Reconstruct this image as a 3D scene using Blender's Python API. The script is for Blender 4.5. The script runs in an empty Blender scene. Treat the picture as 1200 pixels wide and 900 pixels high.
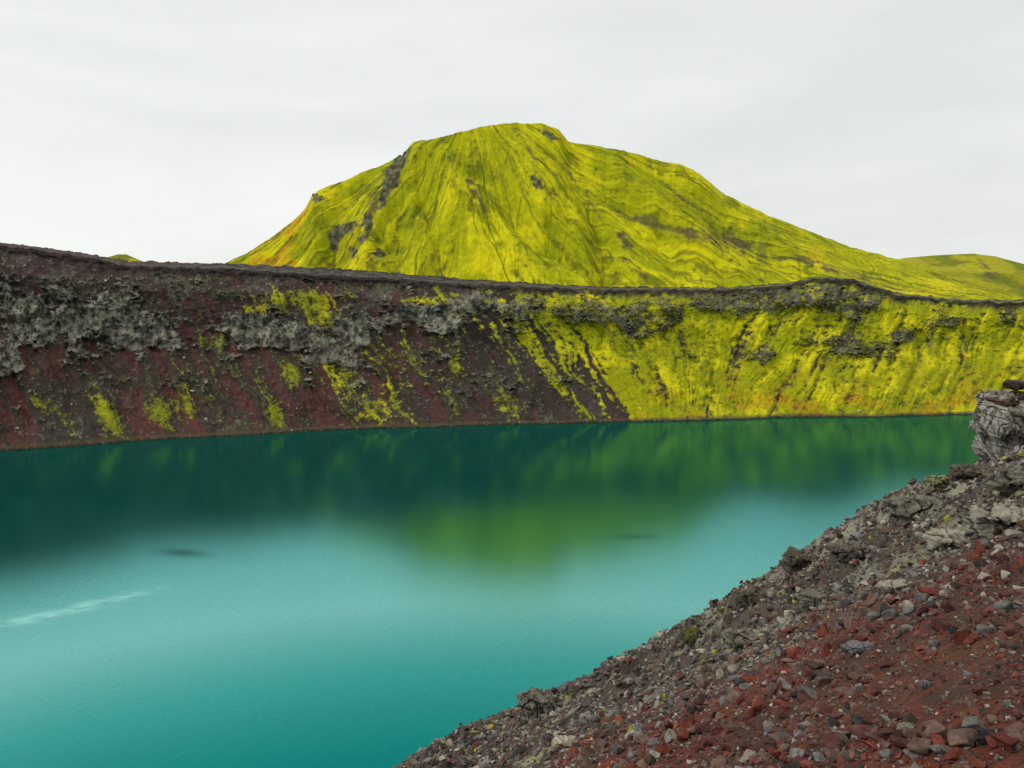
import bpy, bmesh, math, random
import numpy as np
from mathutils import Vector, Euler
random.seed(7); RNG=np.random.default_rng(7)
C=bpy.context.scene.collection
F=906.0; PITCH=math.radians(7.5); CP,SP=math.cos(PITCH),math.sin(PITCH); CAMZ=40.0

# ---------------------------------------------------------------- helpers
def P(px,py):
    cx=(np.asarray(px,float)-600)/F; cy=-(np.asarray(py,float)-450)/F
    dy=CP+cy*SP; dz=-SP+cy*CP
    return cx/dy, dz/dy
def proj(x,y,z):
    zc=z-CAMZ; dep=np.maximum(y*CP-zc*SP,1e-3); u=y*SP+zc*CP
    return 600+F*x/dep, 450-F*u/dep
_perm=RNG.permutation(256); _perm=np.concatenate([_perm,_perm,_perm])
_ang=RNG.random(256)*2*np.pi; _gx,_gy=np.cos(_ang),np.sin(_ang)
def perlin(x,y,seed=0):
    x=np.asarray(x,float)+seed*37.17; y=np.asarray(y,float)+seed*91.73
    xi=np.floor(x).astype(int); yi=np.floor(y).astype(int); xf=x-xi; yf=y-yi
    xi&=255; yi&=255
    def g(ix,iy,fx,fy):
        h=_perm[(_perm[ix&255]+iy)&255]
        return _gx[h]*fx+_gy[h]*fy
    u=xf*xf*xf*(xf*(xf*6-15)+10); v=yf*yf*yf*(yf*(yf*6-15)+10)
    a=g(xi,yi,xf,yf); b=g(xi+1,yi,xf-1,yf); c=g(xi,yi+1,xf,yf-1); d=g(xi+1,yi+1,xf-1,yf-1)
    return ((a*(1-u)+b*u)*(1-v)+(c*(1-u)+d*u)*v)*1.5
def fbm(x,y,o=4,seed=0,g=.5):
    t=0;a=1;f=1
    for i in range(o):
        t=t+a*perlin(np.asarray(x)*f,np.asarray(y)*f,seed+i); a*=g; f*=2.03
    return t
def ridged(x,y,o=4,seed=0):
    t=0;a=1;f=1
    for i in range(o):
        t=t+a*(1-2*np.abs(perlin(np.asarray(x)*f,np.asarray(y)*f,seed+i))); a*=.5; f*=2.07
    return t/1.9
def sstep(a,b,x):
    t=np.clip((x-a)/(b-a),0,1); return t*t*(3-2*t)
def lin(c):
    c=np.asarray(c,float)/255; return np.where(c<=.04045,c/12.92,((c+.055)/1.055)**2.4)
def mixc(a,b,m):
    m=np.clip(m,0,1)[...,None]; return a*(1-m)+b*m
def ell(X,Y,cx,cy,rx,ry,ang=0):
    a=math.radians(ang); u=(X-cx)*math.cos(a)+(Y-cy)*math.sin(a); v=-(X-cx)*math.sin(a)+(Y-cy)*math.cos(a)
    return np.exp(-((u/rx)**2+(v/ry)**2))
def blur(a,n=1):
    for _ in range(n):
        p=np.pad(a,1,mode='edge')
        a=(p[:-2,1:-1]+p[2:,1:-1]+p[1:-1,:-2]+p[1:-1,2:]+2*a)/6
    return a
def meta(o,label,cat,group=None,kind=None):
    o['label']=label; o['category']=cat
    if group:o['group']=group
    if kind:o['kind']=kind
    return o
def mesh_np(name,V,faces,k,mat,col=None,smooth=True,parent=None,attrs=None):
    me=bpy.data.meshes.new(name); nf=len(faces)
    me.vertices.add(len(V)); me.vertices.foreach_set('co',np.ascontiguousarray(V,dtype=np.float32).ravel())
    me.loops.add(nf*k); me.polygons.add(nf)
    me.polygons.foreach_set('loop_start',np.arange(nf,dtype=np.int32)*k)
    me.loops.foreach_set('vertex_index',np.ascontiguousarray(faces,dtype=np.int32).ravel())
    me.polygons.foreach_set('use_smooth',np.full(nf,smooth))
    me.update(calc_edges=True)
    if col is not None:
        at=me.attributes.new('Col','FLOAT_COLOR','POINT')
        c4=np.ones((len(V),4),np.float32); c4[:,:3]=np.clip(col.reshape(-1,3),0.001,1); at.data.foreach_set('color',c4.ravel())
    for n,a in (attrs or {}).items():
        at=me.attributes.new(n,'FLOAT','POINT'); at.data.foreach_set('value',a.astype(np.float32).ravel())
    me.materials.append(mat); me.validate()
    o=bpy.data.objects.new(name,me); C.objects.link(o)
    if parent:o.parent=parent
    return o
def gridfaces(n,m):
    i=np.arange(n-1)[:,None]*m+np.arange(m-1)[None,:]; i=i.ravel()
    return np.stack([i,i+m,i+m+1,i+1],1)
def grid(name,X,Y,Z,col,mat,**kw):
    n,m=X.shape
    return mesh_np(name,np.stack([X,Y,Z],-1).reshape(-1,3),gridfaces(n,m),4,mat,col,**kw)

# ---------------------------------------------------------------- materials
def mat_base(name,rough=.95):
    m=bpy.data.materials.new(name); m.use_nodes=True; nt=m.node_tree
    b=nt.nodes['Principled BSDF']; b.inputs['Roughness'].default_value=rough
    b.inputs['Specular IOR Level'].default_value=.12
    return m,nt,b
def terrain_mat(name,s1,s2,bd,var=.35,rough=.95,bump=.6):
    m,nt,b=mat_base(name,rough); N=nt.nodes; L=nt.links
    at=N.new('ShaderNodeAttribute'); at.attribute_name='Col'
    tc=N.new('ShaderNodeTexCoord')
    n1=N.new('ShaderNodeTexNoise'); n1.inputs['Scale'].default_value=s1; n1.inputs['Detail'].default_value=8; n1.inputs['Roughness'].default_value=.7
    n2=N.new('ShaderNodeTexNoise'); n2.inputs['Scale'].default_value=s2; n2.inputs['Detail'].default_value=6; n2.inputs['Roughness'].default_value=.75
    L.new(tc.outputs['Object'],n1.inputs['Vector']); L.new(tc.outputs['Object'],n2.inputs['Vector'])
    mr=N.new('ShaderNodeMapRange'); mr.inputs[1].default_value=.3; mr.inputs[2].default_value=.7; mr.inputs[3].default_value=1-var; mr.inputs[4].default_value=1+var
    L.new(n1.outputs['Fac'],mr.inputs[0])
    mr2=N.new('ShaderNodeMapRange'); mr2.inputs[1].default_value=.3; mr2.inputs[2].default_value=.7; mr2.inputs[3].default_value=1-var; mr2.inputs[4].default_value=1+var
    L.new(n2.outputs['Fac'],mr2.inputs[0])
    mu=N.new('ShaderNodeMath'); mu.operation='MULTIPLY'; L.new(mr.outputs[0],mu.inputs[0]); L.new(mr2.outputs[0],mu.inputs[1])
    vm=N.new('ShaderNodeVectorMath'); vm.operation='SCALE'; L.new(at.outputs['Color'],vm.inputs[0]); L.new(mu.outputs[0],vm.inputs['Scale'])
    L.new(vm.outputs[0],b.inputs['Base Color'])
    ad=N.new('ShaderNodeMath'); ad.operation='ADD'; L.new(n1.outputs['Fac'],ad.inputs[0]); L.new(n2.outputs['Fac'],ad.inputs[1])
    bp=N.new('ShaderNodeBump'); bp.inputs['Strength'].default_value=bump; bp.inputs['Distance'].default_value=bd
    L.new(ad.outputs[0],bp.inputs['Height']); L.new(bp.outputs[0],b.inputs['Normal'])
    return m
M_wall=terrain_mat('crater_wall_surface',.7,2.6,.5,.3,bump=.55)
M_mtn=terrain_mat('mountain_moss_surface',.35,1.6,.7,.22,bump=.5)
M_near=terrain_mat('cinder_ground_surface',9,45,.02,.42,bump=.9)
M_rub=terrain_mat('loose_stone_surface',25,90,.006,.3,bump=.7)
M_crag=terrain_mat('crag_surface',3.5,16,.1,.42,bump=1.0)

def stone_mat(name,rgb,rgb2):
    m,nt,b=mat_base(name,.9); N=nt.nodes; L=nt.links
    tc=N.new('ShaderNodeTexCoord'); oi=N.new('ShaderNodeObjectInfo')
    n=N.new('ShaderNodeTexNoise'); n.noise_dimensions='4D'; n.inputs['Scale'].default_value=3.2; n.inputs['Detail'].default_value=9; n.inputs['Roughness'].default_value=.72
    w=N.new('ShaderNodeMath'); w.operation='MULTIPLY'; w.inputs[1].default_value=40; L.new(oi.outputs['Random'],w.inputs[0]); L.new(w.outputs[0],n.inputs['W'])
    L.new(tc.outputs['Object'],n.inputs['Vector'])
    cr=N.new('ShaderNodeValToRGB'); e=cr.color_ramp.elements
    a=lin(rgb); c=lin(rgb2)
    e[0].position=.32; e[0].color=(*(a*.45),1); e[1].position=.5; e[1].color=(*a,1)
    x=e.new(.68); x.color=(*c,1)
    L.new(n.outputs['Fac'],cr.inputs[0])
    mr=N.new('ShaderNodeMapRange'); mr.inputs[3].default_value=.6; mr.inputs[4].default_value=1.25; L.new(oi.outputs['Random'],mr.inputs[0])
    vm=N.new('ShaderNodeVectorMath'); vm.operation='SCALE'; L.new(cr.outputs[0],vm.inputs[0]); L.new(mr.outputs[0],vm.inputs['Scale']); L.new(vm.outputs[0],b.inputs['Base Color'])
    bp=N.new('ShaderNodeBump'); bp.inputs['Strength'].default_value=.8; bp.inputs['Distance'].default_value=.012; L.new(n.outputs['Fac'],bp.inputs['Height']); L.new(bp.outputs[0],b.inputs['Normal'])
    return m
KIND={'red':((104,52,42),(128,76,62)),'maroon':((84,52,48),(110,76,70)),'brown':((94,74,64),(120,98,84)),
      'grey':((102,98,95),(132,126,120)),'dark':((54,50,49),(78,72,68)),'pale':((138,130,116),(168,158,142))}
SM={k:stone_mat(k+'_stone_surface',*v) for k,v in KIND.items()}

# ---------------------------------------------------------------- stone prototypes
def hull_pts(n,seed,flat=.62):
    r=random.Random(seed); bm=bmesh.new()
    for i in range(n):
        v=Vector((r.gauss(0,1),r.gauss(0,1),r.gauss(0,1))).normalized()*r.uniform(.8,1.05)
        q=lambda t:math.copysign(abs(t)**.75,t)
        bm.verts.new((q(v.x)*.5,q(v.y)*.5*r.uniform(.75,.95),q(v.z)*.5*flat))
    res=bmesh.ops.convex_hull(bm,input=bm.verts)
    bmesh.ops.delete(bm,geom=[g for g in res['geom_interior'] if isinstance(g,bmesh.types.BMVert)],context='VERTS')
    return bm
def box_pts(seed,flat):
    r=random.Random(seed); bm=bmesh.new()
    for x in (-.5,.5):
        for y in (-.42,.42):
            for z in (-.5,.5):
                bm.verts.new((x*r.uniform(.66,1.06),y*r.uniform(.7,1.06),z*flat*r.uniform(.82,1.04)))
    for i in range(7):
        v=Vector((r.uniform(-.5,.5),r.uniform(-.45,.45),r.uniform(-.45,.45)*flat)); a=r.choice([0,1,2]); v[a]=math.copysign((.54,.5,.55*flat)[a],v[a]); bm.verts.new(v)
    bmesh.ops.convex_hull(bm,input=bm.verts)
    loose=[v for v in bm.verts if not v.link_faces]
    bmesh.ops.delete(bm,geom=loose,context='VERTS')
    return bm
def proto_arrays(n,seed):
    bm=hull_pts(n,seed); bmesh.ops.triangulate(bm,faces=bm.faces); bm.verts.index_update()
    V=np.array([v.co[:] for v in bm.verts]); T=np.array([[v.index for v in f.verts] for f in bm.faces]); bm.free(); return V,T
LOW=[proto_arrays(11,100+i) for i in range(12)]
def hi_mesh(seed,mat):
    bm=hull_pts(14,seed,.6)
    bmesh.ops.dissolve_limit(bm,angle_limit=math.radians(14),verts=bm.verts,edges=bm.edges)
    bmesh.ops.bevel(bm,geom=list(bm.edges),offset=.025,segments=1,affect='EDGES')
    bmesh.ops.triangulate(bm,faces=bm.faces)
    bmesh.ops.subdivide_edges(bm,edges=bm.edges,cuts=1)
    bm.normal_update()
    co=np.array([v.co[:] for v in bm.verts]); d=(fbm(co[:,0]*4+seed,co[:,1]*4+co[:,2]*3,3,3))*.03
    for v,dd in zip(bm.verts,d): v.co+=v.normal*float(dd)
    me=bpy.data.meshes.new('stone'); bm.to_mesh(me); bm.free(); me.materials.append(mat); return me
HI={k:[hi_mesh(300+i+17*j,SM[k]) for i in range(8)] for j,k in enumerate(KIND)}
def rubble(name,pos,size,cols,mat,label,cat,tilt=.5):
    Vs=[];Ts=[];Cs=[];off=0
    pid=RNG.integers(0,len(LOW),len(pos))
    for p,(V,T) in enumerate(LOW):
        I=np.where(pid==p)[0]
        if not len(I):continue
        n=len(I); a=RNG.random(n)*6.283; b=RNG.normal(0,tilt,n); ca,sa,cb,sb=np.cos(a),np.sin(a),np.cos(b),np.sin(b)
        R=np.zeros((n,3,3)); R[:,0,0]=ca;R[:,0,1]=-sa*cb;R[:,0,2]=sa*sb;R[:,1,0]=sa;R[:,1,1]=ca*cb;R[:,1,2]=-ca*sb;R[:,2,1]=sb;R[:,2,2]=cb
        sc=size[I][:,None]*RNG.uniform(.7,1.3,(n,3))
        W=np.einsum('nij,nvj->nvi',R,V[None]*sc[:,None,:])+pos[I][:,None,:]
        Vs.append(W.reshape(-1,3)); Ts.append((T[None]+(np.arange(n)*len(V))[:,None,None]+off).reshape(-1,3)); off+=n*len(V)
        Cs.append(np.repeat(cols[I],len(V),0))
    o=mesh_np(name,np.concatenate(Vs),np.concatenate(Ts),3,mat,np.concatenate(Cs),smooth=False)
    return meta(o,label,cat,kind='stuff')

# ---------------------------------------------------------------- crater geometry
def curve(pts):
    a=np.array(pts,float); dx,s=P(a[:,0],a[:,1]); i=np.argsort(dx); return dx[i],s[i]
sh_dx,sh_s=curve([(-500,590),(-200,553),(0,529),(200,514),(450,502),(600,498),(900,490),(1130,486),(1300,488),(1600,520)])
lip=curve([(-500,250),(-200,270),(0,287),(50,293),(100,300),(150,311),(270,315),(400,323),(450,326),(560,334),(700,340),(850,340),(920,335),(960,326),(1000,329),(1050,345),(1120,353),(1200,355),(1600,350)])
cre=curve([(-500,245),(-200,265),(0,284),(50,290),(100,297),(150,306),(270,309),(400,315),(450,319),(560,328),(700,336),(850,337),(920,332),(960,324),(1000,327),(1050,343),(1120,351),(1200,352),(1600,345)])
def wall():
    dxs=np.concatenate([np.linspace(-1.25,-.70,110)[:-1],np.linspace(-.70,.72,1400),np.linspace(.72,1.4,110)[1:]])
    v=np.concatenate([[-.25,-.1],np.linspace(-.03,1,280)])
    DX,Vv=np.meshgrid(dxs,v,indexing='ij')
    s_sh=np.interp(DX,sh_dx,sh_s); Ds=-CAMZ/s_sh
    Ws=46+0*DX; Dl=Ds+Ws; zl=CAMZ+(np.interp(DX,*lip)+.0022*ridged(DX*40,0*DX,5,3)*sstep(-.25,.05,DX)-.0008+.0016*fbm(DX*90,0*DX,4,2))*Dl
    pd=np.interp(Vv,[-.25,0,.5,.6,.84,.9,.965,.985,1],[-.3,0,.56,.64,.78,.87,.965,.975,1.0])
    D=Ds+Ws*pd; Z=zl*Vv
    PX,PY=proj(DX*D,D,Z)
    wx=10*fbm(PX/60,PY/40,3,1)
    k=np.interp(PX,[-200,250,750,880,1200],[.35,.55,.6,-.5,-.35])
    q=PX-k*(PY-400)+wx*.8
    st=fbm(q/18,PY/110,4,11); sb=fbm(q/45,PY/160,3,15); sf=fbm(q/5,PY/60,3,21); n0=fbm(PX/45,PY/28,5,31,.6); nf=fbm(PX/9,PY/7,4,41,.6); nff=fbm(PX/3.2,PY/2.6,3,45,.6)
    nb=fbm(PX/80,PY/45,4,47,.55)
    E=lambda *a: ell(PX,PY,*a)
    rk=sum(E(*a) for a in [(20,372,64,36),(110,370,60,32),(180,395,50,24),(4,420,22,22),(290,378,40,24),(345,398,46,26),(405,405,30,28),(470,365,46,18),(530,375,38,18),(565,352,30,10)])
    rkR=sum(E(*a) for a in [(612,364,26,17),(655,366,12,9),(700,368,28,16),(745,374,20,22),(785,378,22,20),(830,354,24,9),(880,350,36,13),(940,350,50,18),(1010,352,44,16),(992,402,42,12),(900,412,16,14),(1192,366,26,13),(1120,378,26,9),(1060,395,16,8)])
    rk=np.clip(sstep(.42,.78,rk*1.05+.6*n0+.2*nf)*(PX<640)+sstep(.36,.62,rkR*.9+.5*n0+.4*nf),0,1)*sstep(0.06,.2,Vv)
    bx=np.interp(Vv,[0,.1,.5,.9,1],[715,690,622,570,545])
    mR=sstep(-80,90,PX-bx+70*st+30*sf+25*nf)
    mL=sum(w*E(*a) for w,a in [(.75,(345,350,50,12)),(.7,(380,370,26,18,50)),(.8,(500,352,45,6)),(.75,(130,488,10,26,-35)),(.8,(180,487,20,18,-30)),(.8,(215,472,12,28,-15)),(.6,(342,437,10,18,-30)),(.7,(325,487,12,16,-30)),
        (.5,(440,482,30,20,-20)),(.55,(55,478,8,28,-45)),(.5,(300,365,22,10)),(.3,(400,440,18,35,-30)),(.4,(535,430,10,16)),(.5,(250,400,30,10)),(.25,(470,400,60,30)),(.35,(600,475,40,20)),(.2,(300,440,220,40)),(.15,(480,450,120,40))])
    dk=sum(E(*a) for a in [(640,400,10,40,-25),(672,430,8,45,-28),(600,440,20,60,-25),(740,415,9,34,-15),(800,400,8,28,-15),(868,410,10,42,20),(905,385,8,30,25),(955,430,5,30,25),(1128,410,6,40,5),(1090,400,6,24,15),(1030,420,4,26,20),(775,450,6,26,-20)])
    mossL=sstep(.34,1.0,mL+.35*st+.3*sf+.3*nf+.25*nff)
    mossR=sstep(.3,.68,mR*.85+.26*st+.2*sb+.18*sf+.24*nf+.12*nff-.42*dk*(1+st)*mR)*sstep(.05,.5,mR)
    moss=np.maximum(mossL*.85,mossR)
    topband=sstep(.9,.96,Vv)
    moss=moss*(1-.85*topband*sstep(-.1,.3,.3-n0))
    mrock=rk*np.clip(1-.7*sstep(.0,.5,nf*.8+nff*.5)*np.maximum(mR,sstep(.3,.6,mL)),0,1)
    low=sstep(.62,.45,Vv)
    red=lin((78,54,50)); brown=lin((58,52,46)); purp=lin((70,57,55)); gry=lin((86,83,75))
    c=mixc(np.broadcast_to(red,DX.shape+(3,)),brown,sstep(-.5,.2,st*.9+.4*sf+.35*n0+.5*sstep(430,620,PX)))
    c=mixc(c,purp,sstep(.72,.95,Vv)*sstep(260,100,PX)*.8)
    c=mixc(c,gry,sstep(-.1,.8,nb+.4*n0+.25*nf)*(.8-.6*low))
    c=mixc(c,lin((150,144,130)),sstep(.35,.95,nff*.7+.6*nf+.4*n0)*(.65-.3*low))
    c=mixc(c,lin((98,56,48)),sstep(.2,.9,sf*.8-st-.3*n0)*.55*sstep(500,350,PX)*sstep(.8,.5,Vv))
    c=mixc(c,lin((92,90,60)),sstep(.0,.8,n0+.5*st+.3*nff)*.5*sstep(50,250,PX)*(1-.4*low))
    crev=sstep(.25,-.5,fbm(PX/8,PY/11,5,51,.7)); crb=sstep(.1,-.5,fbm(PX/26,PY/22,3,57))
    rc=mixc(np.broadcast_to(lin((146,143,126)),c.shape),lin((54,52,48)),np.clip(crev*.8+.5*crb,0,1))
    rc=mixc(rc,lin((86,78,68)),sstep(0,.7,nb)*.5)
    rc=mixc(rc,lin((78,76,68)),sstep(560,700,PX)*.55)
    c=mixc(c,rc,mrock*.88)
    ml=mixc(np.broadcast_to(lin((150,152,14)),c.shape),lin((200,192,22)),sstep(-.1,.6,fbm(q/40,PY/35,4,61)+.25*nf))
    ml=mixc(ml,lin((104,110,24)),sstep(.1,-.9,st*.8+sf*.4+nf*.5)*.85)
    ml=mixc(ml,lin((178,138,28)),sstep(.1,.9,n0+.2+.3*nf)*sstep(.5,.1,Vv)*.7*sstep(650,850,PX))
    ml=mixc(ml,lin((128,132,36)),sstep(450,250,PX)*.6)
    m2=moss*(1-.95*mrock)
    c=mixc(c,ml,m2)
    c=mixc(c,lin((80,76,42)),sstep(.3,1.0,st*.7+.4*sb+.45*nf+.25*nff)*mR*.75)
    lipm=sstep(.955,.975,Vv+.03*nf+.02*n0)
    c=mixc(c,lin((46,42,40)),lipm*.9)
    c=mixc(c,lin((88,78,56)),sstep(.03,.015,Vv+.006*nf)*.7); c=mixc(c,lin((45,38,32)),sstep(.012,.004,Vv+.003*nf)*.8)
    S=DX*235
    rid=ridged(S/9,Z/8,5,71); rid2=ridged(S/2.6,Z/3.6,5,73); rid3=np.round(2.2*fbm(S/4,Z/7,2,75))/2.2
    D2=D-mrock*(2.6*(rid-.1)+1.0*rid2+1.5*rid3)*sstep(0,.15,Vv)*sstep(1,.95,Vv)
    D2=D2+(-1.5*st*.8 -1.6*sb-.4*sf -1.6*fbm(S/28,Z/30,3,77)+1.0*dk)*sstep(0.0,.12,Vv)*sstep(1,.9,Vv)
    D2=D2-(.3*nf+.12*nff)*sstep(.0,.05,Vv)*sstep(1,.95,Vv)*(1-.6*low)
    D2=D2-1.1*ridged(S/3,0*S+Z/2,4,79)*sstep(.93,.97,Vv)
    D2=D2+(fbm(S/30,0*S,3,5)*1.2+.35*fbm(S/4,0*S,3,6))*sstep(.2,0,Vv)
    Z2=Z+.12*nf*sstep(.03,.1,Vv)*sstep(1,.97,Vv)
    Dl1=Dl[:,0]; zl1=zl[:,0]; dx1=dxs
    rows=[];rc_=[]
    Dc=Dl1+16; zc=CAMZ+np.interp(dx1,*cre)*Dc; zc=np.maximum(zc,zl1+.2)
    px1,_=proj(dx1*Dc,Dc,zc)
    for t in np.linspace(.06,1,14):
        Dn=Dl1+16*t; zz=zl1+(zc-zl1)*t+.15*fbm(dx1*70,t*3+0*dx1,4,81)*(1 if t<1 else 4.0)+.2*perlin(dx1*300,t*9+0*dx1,8)
        rows.append((Dn,zz)); n=fbm(px1/14,0*px1+t*5,4,83)
        cc=mixc(np.broadcast_to(lin((90,84,77)),(len(dx1),3)),lin((54,50,46)),sstep(-.3,.4,n+.6*t-.3))
        cc=mixc(cc,lin((88,64,58)),sstep(300,120,px1)*.7*(.5+.5*n))
        cc=mixc(cc,lin((138,138,30)),sstep(.05,.4,n)*sstep(520,900,px1)*.8*(t<.75)); rc_.append(cc)
    for dd,zt in [(22,-1.5),(34,-5),(60,-8),(140,-9),(500,-11),(1500,-12),(6000,-14)]:
        w=min(1,dd/140); rows.append((Dc+dd,(zc+zt)*(1-w)+w*(28+0*zc))); rc_.append(np.broadcast_to(lin((96,100,34)),(len(dx1),3)))
    D2=np.concatenate([D2]+[r[0][:,None] for r in rows],1); Z2=np.concatenate([Z2]+[r[1][:,None] for r in rows],1)
    c=np.concatenate([c]+[a[:,None,:] for a in rc_],1); DXX=np.repeat(dxs[:,None],D2.shape[1],1)
    X=DXX*D2
    o=grid('crater_wall_terrain',X,D2,Z2,c,M_wall); meta(o,'far crater wall of red scree, grey crags and yellow-green moss above the lake','crater wall',kind='structure')
    nv=len(v); n=4400
    ii=RNG.integers(110,1500,n*3); jj=RNG.integers(8,nv-20,n*3)
    w=np.exp(-((PX[ii,jj]-290)/190)**2)*(1-m2[ii,jj])*.9+.18
    keep=RNG.random(n*3)<w*.4; ii=ii[keep];jj=jj[keep]
    pos=np.stack([X[ii,jj],D2[ii,jj],Z2[ii,jj]],1); sz=.2+.26*RNG.pareto(3,len(ii)); sz=np.minimum(sz,1.3)
    cl=lin(np.array([[175,170,156],[110,102,92],[84,70,64]]))[RNG.integers(0,3,len(ii))]
    js=RNG.integers(0,len(dxs),700)
    k0=int(np.argmin(np.abs(v)))
    jx=np.stack([X[js,k0],D2[js,k0]+RNG.uniform(-.3,1.0,700),RNG.uniform(0,.3,700)],1)
    pos=np.concatenate([pos,jx]); sz=np.concatenate([sz,RNG.uniform(.25,.8,700)]); cl=np.concatenate([cl,lin(np.array([[110,100,84],[70,60,52]]))[RNG.integers(0,2,700)]])
    rubble('scree_rubble',pos,sz,cl,M_crag,'pale and dark stones strewn over the far scree and along the far shoreline','rubble')
wall()

# ---------------------------------------------------------------- mountain
def erode(h,cx,cy,npart,steps,k,iters,rad):
    n,m=h.shape; tot=np.zeros(n*m)
    for it in range(iters):
        gx,gy=np.gradient(blur(h,2)); gx=gx/cx; gy=gy/cy
        px=RNG.random(npart)*(n-1); py=RNG.random(npart)*(m-1); vx=np.zeros(npart); vy=np.zeros(npart); cnt=np.zeros(n*m)
        for s in range(steps):
            i=np.clip(px.round().astype(int),0,n-1); j=np.clip(py.round().astype(int),0,m-1)
            g1=gx[i,j]; g2=gy[i,j]; vx=vx*.8-g1; vy=vy*.8-g2
            l=np.hypot(vx,vy)+1e-6; ex=vx/l; ey=vy/l
            px=np.clip(px+ex*rad/cx[i,j],0,n-1); py=np.clip(py+ey*rad/cy,0,m-1)
            if s>2: cnt+=np.bincount(i*m+j,minlength=n*m)
        cl=np.log1p(cnt.reshape(n,m)); cl=blur(cl,1); h=h-k*(cl-blur(cl,10)); tot+=cl.ravel()
    return h,tot.reshape(n,m)/iters
def mountain():
    sil=curve([(180,345),(230,325),(270,306),(300,290),(340,262),(358,244),(366,228),(374,222),(400,213),(430,200),(455,190),(472,180),(484,167),(520,160),(560,149),(600,144),(638,145),(655,152),(666,166),(700,171),(728,176),(740,179),(780,190),(800,193),(822,205),(850,228),(900,252),(950,272),(1000,290),(1050,303),(1100,318),(1150,335),(1190,348),(1240,362)])
    N,Mm=1050,430
    dxs=np.linspace(sil[0][0],sil[0][-1],N)
    t=np.linspace(0,1,Mm)
    DX,T=np.meshgrid(dxs,t,indexing='ij')
    pxr=600+F*DX*.985
    yr=np.interp(pxr,[200,300,480,600,800,1200],[345,356,382,388,402,400]); yf=299+0*yr
    TR=.76
    Y=np.where(T<TR,yf+(yr-yf)*(T/TR),yr+(T-TR)/(1-TR)*130)
    ss=np.interp(DX,*sil)+.0012*fbm(DX*60,0*DX,4,99); zr=CAMZ+ss*yr
    zf=np.minimum(31,zr-6)
    u=np.clip(T/TR,0,1); g=.6*u+.4*u**1.7
    H=np.where(T<TR,zf+(zr-zf)*g,zr-(T-TR)/(1-TR)*(zr-20))
    X=DX*Y
    env=np.sin(np.clip(u,0,1)*np.pi)**.7*(T<TR)
    rise=np.clip((zr-zf)/60,0,1)
    PX,PY=proj(X,Y,H)
    PXw=PX+9*fbm(X/22,Y/22,3,91)
    def line(pts,w,amp):
        a=np.array(pts,float); cx=np.interp(PY,a[:,1],a[:,0]); f=sstep(a[0,1]-15,a[0,1]+10,PY)*sstep(a[-1,1]+25,a[-1,1]-10,PY)
        return amp*f*np.exp(-((PXw-cx)/w)**2)
    H=H+env*rise*(line([(490,165),(462,215),(440,262),(432,320)],20,9)+line([(540,160),(590,230),(650,290),(712,330)],22,-7)+line([(640,150),(680,220),(712,290),(714,330)],18,-6)+line([(600,150),(650,230),(690,310)],18,5)
        +line([(700,172),(760,235),(860,325)],22,6)+line([(740,180),(830,250),(940,325)],20,-5)+line([(790,192),(880,262),(1000,325)],22,5)+line([(850,230),(950,290),(1060,330)],20,-4)+line([(670,168),(730,240),(800,325)],16,-5)+line([(500,165),(530,230),(580,330)],20,4)
        +line([(480,190),(500,240),(520,330)],16,-5)+line([(372,225),(350,280),(330,310)],12,4)+line([(420,205),(396,260),(380,310)],16,-6))
    X0,Y0=float(P(600,144)[0])*388,392.
    xa=X0+np.clip((X-X0)*.45,-35,60)-12
    warp=.04*fbm(X/26,Y/26,4,141)
    phi=np.arctan2(X-xa,Y0+8-Y)+warp; rho=np.hypot(X-xa,Y0-Y)
    rs=fbm(phi*9,rho/60,4,143,.5); rs2=fbm(phi*26,rho/60,3,147); rs3=fbm(phi*64,rho/45,3,149)
    H=H+env*rise*(2.4*fbm(X/45,Y/45,4,101)+.7*fbm(X/13,Y/13,3,105)+1.3*rs+.6*rs2+.22*rs3)
    cx=np.maximum((dxs[1]-dxs[0])*Y,.05); cy=float(np.mean(yr-yf)/(TR*Mm))
    H0=H.copy()
    H,cnt=erode(H,cx,cy,90000,190,.09,3,.6)
    gm=sstep(-.5,.6,fbm(X/24,Y/24,3,151)+.15)
    H=H0+(H-H0)*(.3+.7*gm)
    cn=(cnt-blur(cnt,25)); cn=cn/(cn.std()+1e-6)*(.35+.65*gm)
    PX,PY=proj(X,Y,H)
    E=lambda *a: ell(PX,PY,*a)
    n1=fbm(X/30,Y/30,5,111,.6); n2=fbm(X/7,Y/7,4,115,.6); n3=fbm(X/2.6,H/2.6,4,117,.65)
    crag=sum(E(*a) for a in [(468,190,10,24,25),(457,212,8,16,28),(449,236,5,18,20),(370,231,9,8),(405,268,18,8,-20),(393,285,6,13),(645,159,15,4,25),(628,212,7,13,-25),(414,296,8,9),(444,297,7,6),(424,280,8,5),(432,262,7,12)])
    brn=sum(E(*a) for a in [(865,286,52,11,20),(748,256,26,6,10),(790,270,36,4,15),(735,285,5,22,-40),(960,312,36,4,22),(700,250,3,26,-30),(1010,325,50,3,20),(668,205,3,26,-35),(620,175,3,20,-30),(830,250,26,3,30),(440,240,12,22,25),(560,230,3,22,-25),(790,225,3,22,-50)])
    cragm=sstep(.3,.75,crag+.35*n2+.25*n3); brm=sstep(.3,1.05,brn+.35*n2+.2*n1+.3*rs2+.2*n3)
    H=H+cragm*(1.3*ridged(X/4,Y/4+H/4,4,121)-.6)
    base=mixc(np.broadcast_to(lin((154,158,8)),DX.shape+(3,)),lin((198,192,14)),sstep(-.3,.6,n1+.5*rs))
    base=mixc(base,lin((108,118,8)),sstep(.0,.9,fbm(X/16,Y/16,4,131)+.4*n2+.4*rs2)*.8)
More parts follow.
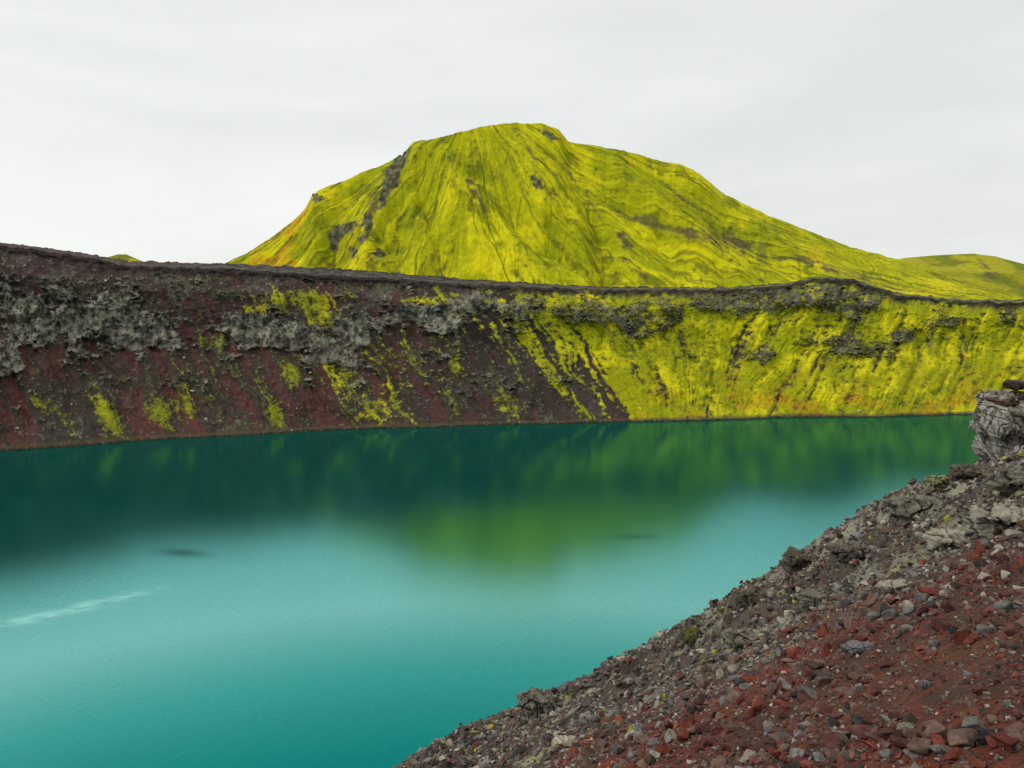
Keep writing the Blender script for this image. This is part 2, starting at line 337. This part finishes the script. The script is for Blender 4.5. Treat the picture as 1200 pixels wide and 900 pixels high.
    base=mixc(base,lin((196,150,12)),sstep(.0,.6,n1+.4*n2)*np.clip(sstep(440,340,PX)*sstep(210,260,PY)+E(462,298,26,12)*1.2+.5*E(1000,310,120,12,18),0,1)*.9)
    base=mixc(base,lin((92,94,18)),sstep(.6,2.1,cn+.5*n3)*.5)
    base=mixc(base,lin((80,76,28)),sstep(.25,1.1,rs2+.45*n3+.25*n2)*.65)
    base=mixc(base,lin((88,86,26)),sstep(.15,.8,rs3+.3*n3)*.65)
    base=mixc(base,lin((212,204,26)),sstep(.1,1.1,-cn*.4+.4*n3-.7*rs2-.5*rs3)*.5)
    base=mixc(base,lin((84,72,54)),brm*.8)
    base=mixc(base,mixc(np.broadcast_to(lin((104,100,86)),base.shape),lin((54,52,44)),sstep(-.3,.4,n3)),cragm*.92)
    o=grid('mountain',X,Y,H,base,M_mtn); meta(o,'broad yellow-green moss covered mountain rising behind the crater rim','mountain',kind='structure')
mountain()
def hill(name,pts,yr,yf,zf,label,back=120,seed=0):
    sil=curve(pts); dxs=np.linspace(sil[0][0],sil[0][-1],260); t=np.linspace(0,1,150); DX,T=np.meshgrid(dxs,t,indexing='ij')
    Y=np.where(T<.7,yf+(yr-yf)*T/.7,yr+(T-.7)/.3*back); zr=CAMZ+np.interp(DX,*sil)*yr; u=np.clip(T/.7,0,1)
    H=np.where(T<.7,zf+(zr-zf)*u**1.15,zr-(T-.7)/.3*(zr-15)); X=DX*Y
    env=np.sin(u*np.pi)**.7*(T<.7); H=H+env*(5*fbm(X/60,Y/60,5,seed)+3*ridged(X/35,Y/90,3,seed+3))
    n1=fbm(X/40,Y/40,5,seed+5,.6)
    c=mixc(np.broadcast_to(lin((160,154,34)),DX.shape+(3,)),lin((112,118,28)),sstep(-.3,.5,n1)); c=mixc(c,lin((90,82,50)),sstep(.3,.9,fbm(X/15,Y/40,4,seed+9)))
    o=grid(name,X,Y,H,c,M_mtn); meta(o,label,'hill',kind='structure')
hill('hill',[(960,345),(1020,312),(1060,302),(1095,299),(1140,297),(1165,300),(1200,309),(1240,322),(1300,335),(1400,345)],640,520,25,'low olive green hill behind the right foot of the mountain',seed=201)
hill('hillock',[(95,315),(120,303),(138,298),(148,298),(162,304),(190,316)],600,540,33,'tiny yellow-green hilltop peeking over the crater rim on the left',seed=231)

# ---------------------------------------------------------------- near ground
CC=1.3
def G(x,y,fine=True):
    x=np.asarray(x,float); y=np.asarray(y,float)
    r=np.hypot(x,y)
    z=CAMZ-CC+.566*x-.538*y
    d=np.maximum(y-20,0); z=z-np.where(d<25,.006*d*d,.006*625+.3*(d-25))
    yy=np.maximum(y,.5); z=z-.020*yy*np.exp(-((x/yy-.17)/.13)**2)*sstep(6,13,y)
    cap=39.0-.07*np.maximum(y,0)
    k=.5; h=np.clip(.5+.5*(cap-z)/k,0,1); z=cap*(1-h)+z*h-k*h*(1-h)*.5
    far=sstep(4,14,r)
    z=z+far*(.4*fbm(x/7,y/7,3,301)+.25*ridged(x/2.2,y/2.2,4,305)-.1)+.05*fbm(x/1.3,y/1.3,3,311)
    rock=sstep(-.3,.3,fbm(x/5,y/5,2,325)+.02*x)
    z=z+sstep(7.5,13,r)*rock*(.36*ridged(x/1.1+y*.3,y/.9,4,321)+.22*ridged(x/.4,y/.45+x*.5,4,323))
    if fine: z=z+.018*fbm(x/.22,y/.22,4,331)
    return z
def redmask(x,y):
    return sstep(10.6,6.2,y+.16*x+1.8*fbm(x/2.0,y/2.0,5,401,.65)+.3)
def near():
    th=np.radians(np.concatenate([np.linspace(-180,-14,120)[:-1],np.linspace(-14,40,900),np.linspace(40,180,100)[1:]]))
    r=np.concatenate([[.05],np.geomspace(.4,170,620)])
    TH,R=np.meshgrid(th,r,indexing='ij'); X=R*np.sin(TH); Y=R*np.cos(TH); Z=np.maximum(G(X,Y),-6)
    n1=fbm(X/2.5,Y/2.5,5,401,.6); n2=fbm(X/.35,Y/.35,4,405,.6); n3=fbm(X/.9,Y/.9,5,409,.65)
    redm=redmask(X,Y)*(Y>0)
    c=mixc(np.broadcast_to(lin((84,75,67)),X.shape+(3,)),lin((50,46,42)),sstep(-.3,.4,n3+.4*n2))
    c=mixc(c,lin((150,146,128)),sstep(.0,.8,n1*.4+n3*.7+.7*n2+.5*(np.clip((X-2.5)/6,-.6,1)))*.8)
    c=mixc(c,lin((140,142,50)),sstep(.7,1.1,n3+.4*n1)*.4)
    rd=mixc(np.broadcast_to(lin((112,56,42)),X.shape+(3,)),lin((78,52,43)),sstep(-.4,.3,n1+.5*n2))
    c=mixc(c,rd,redm*(.8+.2*n2))
    path=ell(X,Y,2.5,4.4,.9,.8)*(Y>0); c=mixc(c,lin((96,64,50)),sstep(.3,.7,path+.2*n2)*.8)
    o=grid('near_slope_ground',X,Y,Z,c,M_near); meta(o,'dark grey and red cinder slope falling to the lake at lower right','slope',kind='structure')
near()
def hit(px,py,dmax=40):
    dx,s=P(px,py); D=np.geomspace(1.5,dmax,4000); z=CAMZ+s*D; g=G(dx*D,D); b=np.where(z<=g)[0]
    i=b[0] if len(b) else int(np.argmin(z-g))
    return float(dx*D[i]),float(D[i]),float(g[i])
# loose stones
def stones():
    n=72000
    px=RNG.uniform(420,1260,n); D=np.exp(RNG.uniform(math.log(2.6),math.log(40),n)); dx,_=P(px,700+0*px)
    x=dx*D; y=D; z=G(x,y)
    smin=np.maximum(.016,.0032*D); s=smin*(1-RNG.random(n))**(-1/2.1); s=np.minimum(s,.095+.009*D)
    PX,PY=proj(x,y,z)
    path=ell(PX,PY,1130,805,120,60); n1=fbm(x/1.1,y/1.1,3,501)
    red=redmask(x,y)
    keep=RNG.random(n)<np.clip(1-.7*path+.4*n1-.2*red,.08,1); keep&=~((path>.5)&(s>.06))
    x,y,z,s,PX,PY,D,red=[a[keep] for a in (x,y,z,s,PX,PY,D,red)]
    s=np.where((red<.4)&(s>.009*D),s*.85,s)
    names=list(KIND); rr=RNG.random(len(x)); pr=np.array([.23,.25,.24,.13,.10,.05]).cumsum(); pg=np.array([.01,.05,.28,.30,.20,.16]).cumsum()
    kr=np.searchsorted(pr/pr[-1],rr); kg=np.searchsorted(pg/pg[-1],rr); kind=np.where(RNG.random(len(x))<red,kr,kg)
    app=s/D*F; inview=(PX>5)&(PX<1195)&(PY<895)&(PY>440)&(D<16)
    sc=np.where(inview,app,0); order=np.argsort(-sc)[:280]
    m=np.ones(len(x),bool); m[order]=False
    base=np.array([lin(KIND[k][0])*.6+lin(KIND[k][1])*.4 for k in names])
    cl=base[kind[m]]*RNG.uniform(.55,1.3,(m.sum(),1))
    lich=RNG.random(m.sum())<.012*(1-red[m]); cl[lich]=lin((140,145,50))
    pos=np.stack([x[m],y[m],z[m]+s[m]*.1],1)
    rubble('gravel',pos,s[m],cl,M_rub,'loose cinder gravel and small rubble covering the near slope','gravel')
    adj={'red':'brick red','maroon':'dark maroon','brown':'dull brown','grey':'plain grey','dark':'blackish','pale':'pale buff'}
    for i in order:
        k=names[kind[i]]; me=HI[k][random.randrange(8)]
        o=bpy.data.objects.new('stone',me); C.objects.link(o)
        o.location=(x[i],y[i],z[i]+s[i]*.2); q=s[i]*1.1
        o.scale=(q*random.uniform(.8,1.3),q*random.uniform(.75,1.1),q*random.uniform(.7,1.15)); o.rotation_euler=(random.gauss(0,.3),random.gauss(0,.3),random.uniform(0,6.28))
        zone='in the rubble along the bottom edge' if PY[i]>820 else ('in the red cinder on the right' if red[i]>.5 else 'on the grey scree near the slope edge')
        big='small' if s[i]/D[i]*F<20 else 'large'
        lab=f'{big} {adj[k]} angular stone {zone}'
        meta(o,lab,'stone',group=lab.replace('stone','stones'))
stones()

# hero rocks
def rough_rock(name,seed,dim,mat,c1,c2,c3,loc,rot=0,disp=.16,sub=5,parent=None,flat=.8,freq=1.0,npts=22,box=False,tilt=(0,0)):
    bm=box_pts(seed,flat) if box else hull_pts(npts,seed,flat)
    bmesh.ops.triangulate(bm,faces=bm.faces)
    for _ in range(sub): bmesh.ops.subdivide_edges(bm,edges=bm.edges,cuts=1,use_grid_fill=True)
    bm.normal_update(); co=np.array([v.co[:] for v in bm.verts]); no=np.array([v.normal[:] for v in bm.verts])
    D3=np.array(dim); w=co*D3*freq
    d=ridged(w[:,0]*1.6+w[:,2]*.5,w[:,1]*1.6-w[:,2]*.7+seed,4,601)*.6+ridged(w[:,2]*2.2+seed,w[:,0]*.9+w[:,1]*.9,4,611)*.4
    crack=np.exp(-(np.abs(perlin(w[:,0]*1.3+w[:,2]*.25+seed,w[:,1]*1.3+.4*w[:,2],651))/.05)**2)+.7*np.exp(-(np.abs(perlin(w[:,2]*1.8+seed,w[:,0]*.8,655))/.04)**2)
    co=co+no*(d*disp-disp*.5-crack*max(disp*.35,.035))[:,None]
    bm.verts.index_update(); T=np.array([[v.index for v in f.verts] for f in bm.faces]); bm.free()
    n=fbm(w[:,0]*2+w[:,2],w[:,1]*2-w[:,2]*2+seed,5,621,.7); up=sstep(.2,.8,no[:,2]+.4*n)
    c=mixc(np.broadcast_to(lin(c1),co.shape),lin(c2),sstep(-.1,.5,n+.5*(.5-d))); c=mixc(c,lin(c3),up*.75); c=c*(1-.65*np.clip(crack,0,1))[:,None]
    o=mesh_np(name,co*D3,T,3,mat,c,smooth=False,parent=parent)
    o.location=loc; o.rotation_euler=(tilt[0],tilt[1],rot); return o
def put(px,py,w,h,dep,seed,label,cat='rock',name='rock',cols=None,sink=.25,rot=None,sub=4,disp=.14,flat=.8):
    x,y,z=hit(px,py); sc=y/F
    dim=(w*sc,dep*sc,h*sc/flat)
    c1,c2,c3=cols or ((120,114,104),(58,52,48),(150,142,120))
    o=rough_rock(name,seed,dim,M_crag if y>9 else M_rub,c1,c2,c3,(x,y,z+dim[2]*flat*(.5-sink)),rot if rot is not None else random.uniform(-.4,.4),disp,sub,flat=flat,freq=2/max(dim))
    return meta(o,label,cat)
GY=((118,112,102),(66,60,56),(140,132,116)); LG=((136,132,118),(66,60,55),(152,146,128)); RD=((92,50,44),(54,36,34),(110,68,58)); SL=((88,84,92),(56,52,56),(116,110,112)); DK=((62,55,52),(36,33,31),(84,76,70)); BR=((104,94,82),(56,50,45),(132,122,104))
put(1012,764,62,16,36,1,'flat grey slab lying in the red cinder, widest of the foreground stones',cols=SL)
put(1016,800,36,14,22,2,'rounded dusty mauve stone just below the flat grey slab',cols=((110,80,74),(72,50,48),(128,98,90)))
put(1190,877,32,16,24,3,'smooth pale grey stone in the bottom right corner',cols=((140,138,136),(104,102,98),(158,154,150)))
put(1062,858,30,16,22,4,'lone grey block in the middle of the lower rubble',cols=GY)
put(662,877,34,22,26,5,'pale cream block at the foot of the slope near the bottom edge',cols=((156,144,124),(100,90,78),(172,162,142)))
put(1085,806,16,14,14,6,'small blue-grey cube-like stone on the bare brown soil',cols=SL)
put(1148,812,24,12,20,7,'dark red stone on the bare soil near the right edge',cols=RD)
put(965,796,30,16,22,8,'blackish chunk left of the mauve stone',cols=DK)
put(632,836,54,48,60,9,'pale grey knobbly crag on the lower slope edge above the water',cat='crag',name='crag',cols=LG,sub=5,disp=.28)
put(935,664,44,30,50,10,'grey boulder jutting above the slope edge at mid height',cols=BR,sub=5,disp=.22,name='boulder',cat='boulder')
put(1102,574,34,22,40,11,'pale yellowish boulder at the slope edge left of and below the outcrop',cols=((146,142,110),(80,74,58),(162,160,110)),sub=5,disp=.22,name='boulder',cat='boulder')
put(1075,606,80,40,70,12,'broad pale grey crag sticking out of the upper slope',cols=LG,sub=5,disp=.3,cat='crag',name='crag',sink=.35)
put(1140,562,50,26,60,13,'weathered brownish crag directly below the cliff-like outcrop',cols=BR,sub=5,disp=.28,cat='crag',name='crag')
put(1190,570,70,30,60,22,'rough pale grey crag at the right edge, tight under the outcrop',cols=LG,sub=5,disp=.3,cat='crag',name='crag')
put(1182,618,96,44,70,18,'pale fractured crag at the right edge just above the red cinder',cols=LG,sub=5,disp=.3,cat='crag',name='crag',sink=.35)
put(1118,640,80,28,60,19,'pale grey crag in the middle of the upper scree, below the broad crag',cols=LG,sub=5,disp=.3,cat='crag',name='crag',sink=.35)
put(1000,650,60,24,50,14,'low grey ledge half buried in the scree of the middle slope',cols=GY,sub=5,disp=.3,cat='ledge',name='ledge',sink=.35)
put(960,706,70,24,50,20,'pale lichen-grey ledge in the scree left of the long pale stone',cols=LG,sub=5,disp=.3,cat='ledge',name='ledge',sink=.35)
put(870,752,56,20,50,21,'pale rough ledge in the grey scree of the lower slope',cols=LG,sub=5,disp=.3,cat='ledge',name='ledge',sink=.35)
put(880,706,46,24,40,15,'brownish boulder in the scree on the middle slope edge',cols=BR,sub=5,disp=.22,name='boulder',cat='boulder')
put(812,750,40,18,36,16,'low rock with faint yellow-green tufts on the lower slope',cols=((100,96,78),(56,52,44),(122,126,60)),sub=5,disp=.22)
put(1050,690,56,18,40,17,'long pale stone at the border of grey scree and red cinder',cols=((138,130,118),(82,74,68),(156,148,130)),sub=4)
# the cliff-like outcrop
def outcrop():
    D0=24.0; dx,s=P(1204,545); x0=float(dx*D0); zg=float(CAMZ+P(1150,548)[1]*D0)
    root=bpy.data.objects.new('rock_outcrop',None); C.objects.link(root); root.location=(x0,D0,zg-.45)
    meta(root,'pale grey cliff-like rock outcrop with thin rusty top at the right edge above the lake','rock outcrop')
    G1=((176,171,160),(92,86,79),(152,144,128))
    for (x,y,z,w,d,h,sd,rt,tl) in [(-1.15,-.35,2.05,1.35,1.5,.95,61,.3,.10),(-.85,-.3,1.35,1.1,1.3,1.0,62,-.1,-.2),(-.4,-.75,1.75,1.0,1.2,1.7,63,-.25,.08),(.35,-.65,1.75,1.1,1.3,2.2,65,.35,-.06),(1.2,-.6,1.8,1.3,1.6,2.4,64,-.1,.05),(-.3,-.2,.65,1.3,1.4,1.2,67,-.15,.2),(.5,.5,1.6,2.8,1.8,2.3,69,0,0),(.2,-.85,.6,1.4,1.1,1.2,71,.5,-.15)]:
        rough_rock('rock_face',sd,(w*1.08,d*1.05,h/.8*.98),M_crag,*G1,(x,y,z),rt,.13,6,parent=root,freq=1.5,box=True,tilt=(tl*.6,tl))
    for (x,y,z,w,d,h,sd) in [(-.8,.1,2.55,1.2,1.3,.3,73),(-.1,.15,2.68,1.5,1.4,.42,75),(.9,.1,2.88,1.8,1.5,.55,77)]:
        rough_rock('cinder_cap',sd,(w,d,h/.8),M_crag,(92,66,58),(54,44,40),(124,110,96),(x,y,z),.3,.3,5,parent=root,freq=2.2)
    b=rough_rock('boulder',55,(.7,.65,.55),M_crag,(80,58,52),(44,36,34),(112,98,86),(float(P(1192,450)[0]*D0),D0+.1,zg-.45+3.08),.3,.16,5)
    meta(b,'rust brown boulder perched on top of the cliff-like outcrop','boulder')
outcrop()

# ---------------------------------------------------------------- lake
def lake():
    xs=np.linspace(-420,420,700); ys=np.concatenate([[-80,-20],np.linspace(10,300,480),[340]])
    X,Y=np.meshgrid(xs,ys,indexing='ij'); Z=0*X; PX,PY=proj(X,Y,Z)
    cy=np.interp(PX,[-50,0,60,120,190,230],[742,731,720,705,690,684])
    foam=np.exp(-((PY-cy)/(5+3*fbm(X/4,Y/4,2,801)))**2)*sstep(215,120,PX)*sstep(-.5,.5,fbm(X/3,Y/1.2,4,803)+.2)*(Y>5)*.8
    dark=ell(PX,PY,215,648,26,4.5,4)+.6*ell(PX,PY,745,629,28,3)
    g=G(X,Y,False); shal=sstep(-6,-.3,g)*(Y<150)
    m=bpy.data.materials.new('lake_water'); m.use_nodes=True; nt=m.node_tree; N=nt.nodes; L=nt.links; N.clear()
    out=N.new('ShaderNodeOutputMaterial'); dif=N.new('ShaderNodeBsdfDiffuse'); gl=N.new('ShaderNodeBsdfGlossy')
    tc=N.new('ShaderNodeTexCoord')
    def att(n): a=N.new('ShaderNodeAttribute'); a.attribute_name=n; return a.outputs['Fac']
    def mixrgb(f,a,b):
        x=N.new('ShaderNodeMix'); x.data_type='RGBA'; L.new(f,x.inputs[0])
        for s,i in ((a,6),(b,7)):
            if isinstance(s,tuple): x.inputs[i].default_value=(*s,1)
            else: L.new(s,x.inputs[i])
        return x.outputs[2]
    c=mixrgb(att('shal'),(.0006,.060,.048),(.08,.07,.03)); c=mixrgb(att('dark'),c,(.0,.02,.02)); c=mixrgb(att('foam'),c,(.4,.6,.55)); L.new(c,dif.inputs['Color'])
    n1=N.new('ShaderNodeTexNoise'); n1.inputs['Scale'].default_value=.02; n1.inputs['Detail'].default_value=3; L.new(tc.outputs['Object'],n1.inputs['Vector'])
    mr=N.new('ShaderNodeMapRange'); mr.inputs[1].default_value=.35; mr.inputs[2].default_value=.65; mr.inputs[3].default_value=.08; mr.inputs[4].default_value=.12; L.new(n1.outputs['Fac'],mr.inputs[0]); L.new(mr.outputs[0],gl.inputs['Roughness'])
    mp=N.new('ShaderNodeMapping'); mp.inputs['Scale'].default_value=(.7,1.8,1); mp.inputs['Rotation'].default_value=(0,0,.25); L.new(tc.outputs['Object'],mp.inputs['Vector'])
    n2=N.new('ShaderNodeTexNoise'); n2.inputs['Scale'].default_value=2.2; n2.inputs['Detail'].default_value=6; n2.inputs['Roughness'].default_value=.7; L.new(mp.outputs[0],n2.inputs['Vector'])
    bp=N.new('ShaderNodeBump'); bp.inputs['Strength'].default_value=.25; bp.inputs['Distance'].default_value=.035; L.new(n2.outputs['Fac'],bp.inputs['Height']); L.new(bp.outputs[0],gl.inputs['Normal'])
    lw=N.new('ShaderNodeLayerWeight'); lw.inputs['Blend'].default_value=.5
    def ramp(pts):
        cr=N.new('ShaderNodeValToRGB'); e=cr.color_ramp.elements
        e[0].position=pts[0][0]; e[0].color=(*pts[0][1],1); e[1].position=pts[-1][0]; e[1].color=(*pts[-1][1],1)
        for p,v in pts[1:-1]: x=e.new(p); x.color=(*v,1)
        L.new(lw.outputs['Facing'],cr.inputs[0]); return cr.outputs[0]
    f3=lambda v:(v,v,v)
    R=ramp([(.3,f3(.08)),(.44,f3(.18)),(.50,f3(.29)),(.56,f3(.45)),(.61,f3(.61)),(.66,f3(.57)),(.72,f3(.46)),(.85,f3(.40))])
    T=ramp([(.3,(.02,.85,.78)),(.46,(.04,.86,.78)),(.54,(.16,.88,.80)),(.60,(.36,.90,.83)),(.68,(.28,.80,.75)),(.85,(.26,.70,.64))])
    L.new(T,gl.inputs['Color'])
    mul=N.new('ShaderNodeMath'); mul.operation='MULTIPLY'; L.new(R,mul.inputs[0])
    # wind ruffles change how much sky the surface throws back
    rf=N.new('ShaderNodeMapRange'); rf.inputs[1].default_value=.3; rf.inputs[2].default_value=.7; rf.inputs[3].default_value=.87; rf.inputs[4].default_value=1.11; L.new(n2.outputs['Fac'],rf.inputs[0])
    inv=N.new('ShaderNodeMath'); inv.operation='SUBTRACT'; inv.inputs[0].default_value=1; L.new(att('dark'),inv.inputs[1])
    m3=N.new('ShaderNodeMath'); m3.operation='MULTIPLY'; L.new(inv.outputs[0],m3.inputs[0]); L.new(rf.outputs[0],m3.inputs[1]); L.new(m3.outputs[0],mul.inputs[1])
    mx=N.new('ShaderNodeMixShader'); L.new(mul.outputs[0],mx.inputs[0]); L.new(dif.outputs[0],mx.inputs[1]); L.new(gl.outputs[0],mx.inputs[2]); L.new(mx.outputs[0],out.inputs[0])
    o=grid('lake_water',X,Y,Z,None,m,attrs={'foam':foam,'dark':np.clip(dark,0,1)*.6,'shal':shal}); meta(o,'still teal crater lake reflecting the wall and mountain','lake',kind='structure')
lake()

# ---------------------------------------------------------------- light, sky, camera
sc=bpy.context.scene
w=bpy.data.worlds.new('World'); sc.world=w; w.use_nodes=True; nt=w.node_tree; N=nt.nodes; L=nt.links; N.clear()
out=N.new('ShaderNodeOutputWorld'); bg=N.new('ShaderNodeBackground'); L.new(bg.outputs[0],out.inputs[0])
EL,AZ=math.radians(46),math.radians(-95)
sky=N.new('ShaderNodeTexSky'); sky.sky_type='NISHITA'; sky.sun_disc=False; sky.sun_elevation=EL; sky.sun_rotation=AZ
sk=N.new('ShaderNodeVectorMath'); sk.operation='SCALE'; sk.inputs['Scale'].default_value=.1; L.new(sky.outputs[0],sk.inputs[0])
tc=N.new('ShaderNodeTexCoord'); mp=N.new('ShaderNodeMapping'); mp.inputs['Scale'].default_value=(1.1,1.1,4.5); mp.inputs['Location'].default_value=(.7,.2,.35); L.new(tc.outputs['Generated'],mp.inputs['Vector'])
nz=N.new('ShaderNodeTexNoise'); nz.inputs['Scale'].default_value=1.3; nz.inputs['Detail'].default_value=5; nz.inputs['Roughness'].default_value=.5; nz.inputs['Distortion'].default_value=.3; L.new(mp.outputs[0],nz.inputs['Vector'])
cr=N.new('ShaderNodeValToRGB'); e=cr.color_ramp.elements; e[0].position=.33; e[0].color=(.78,.80,.79,1); e[1].position=.64; e[1].color=(.95,.965,.955,1); L.new(nz.outputs['Fac'],cr.inputs[0])
mx=N.new('ShaderNodeMix'); mx.data_type='RGBA'; mx.inputs[0].default_value=.95; L.new(sk.outputs[0],mx.inputs[6]); L.new(cr.outputs[0],mx.inputs[7]); L.new(mx.outputs[2],bg.inputs['Color']); bg.inputs['Strength'].default_value=1.0
sl=bpy.data.lights.new('sun','SUN'); sl.energy=1.5; sl.angle=math.radians(11); sl.color=(1,.97,.92); so=bpy.data.objects.new('sun',sl); C.objects.link(so)
dirv=Vector((math.sin(AZ)*math.cos(EL),math.cos(AZ)*math.cos(EL),math.sin(EL))); so.rotation_euler=dirv.to_track_quat('Z','Y').to_euler(); so.location=dirv*300
cam=bpy.data.cameras.new('camera'); cam.sensor_width=36; cam.lens=36*F/1200; cam.clip_end=20000; cam.clip_start=.1
co=bpy.data.objects.new('camera',cam); co.location=(0,0,CAMZ); co.rotation_euler=(math.pi/2-PITCH,0,0); C.objects.link(co); sc.camera=co
sc.view_settings.view_transform='Standard'; sc.view_settings.look='None'; sc.view_settings.exposure=0
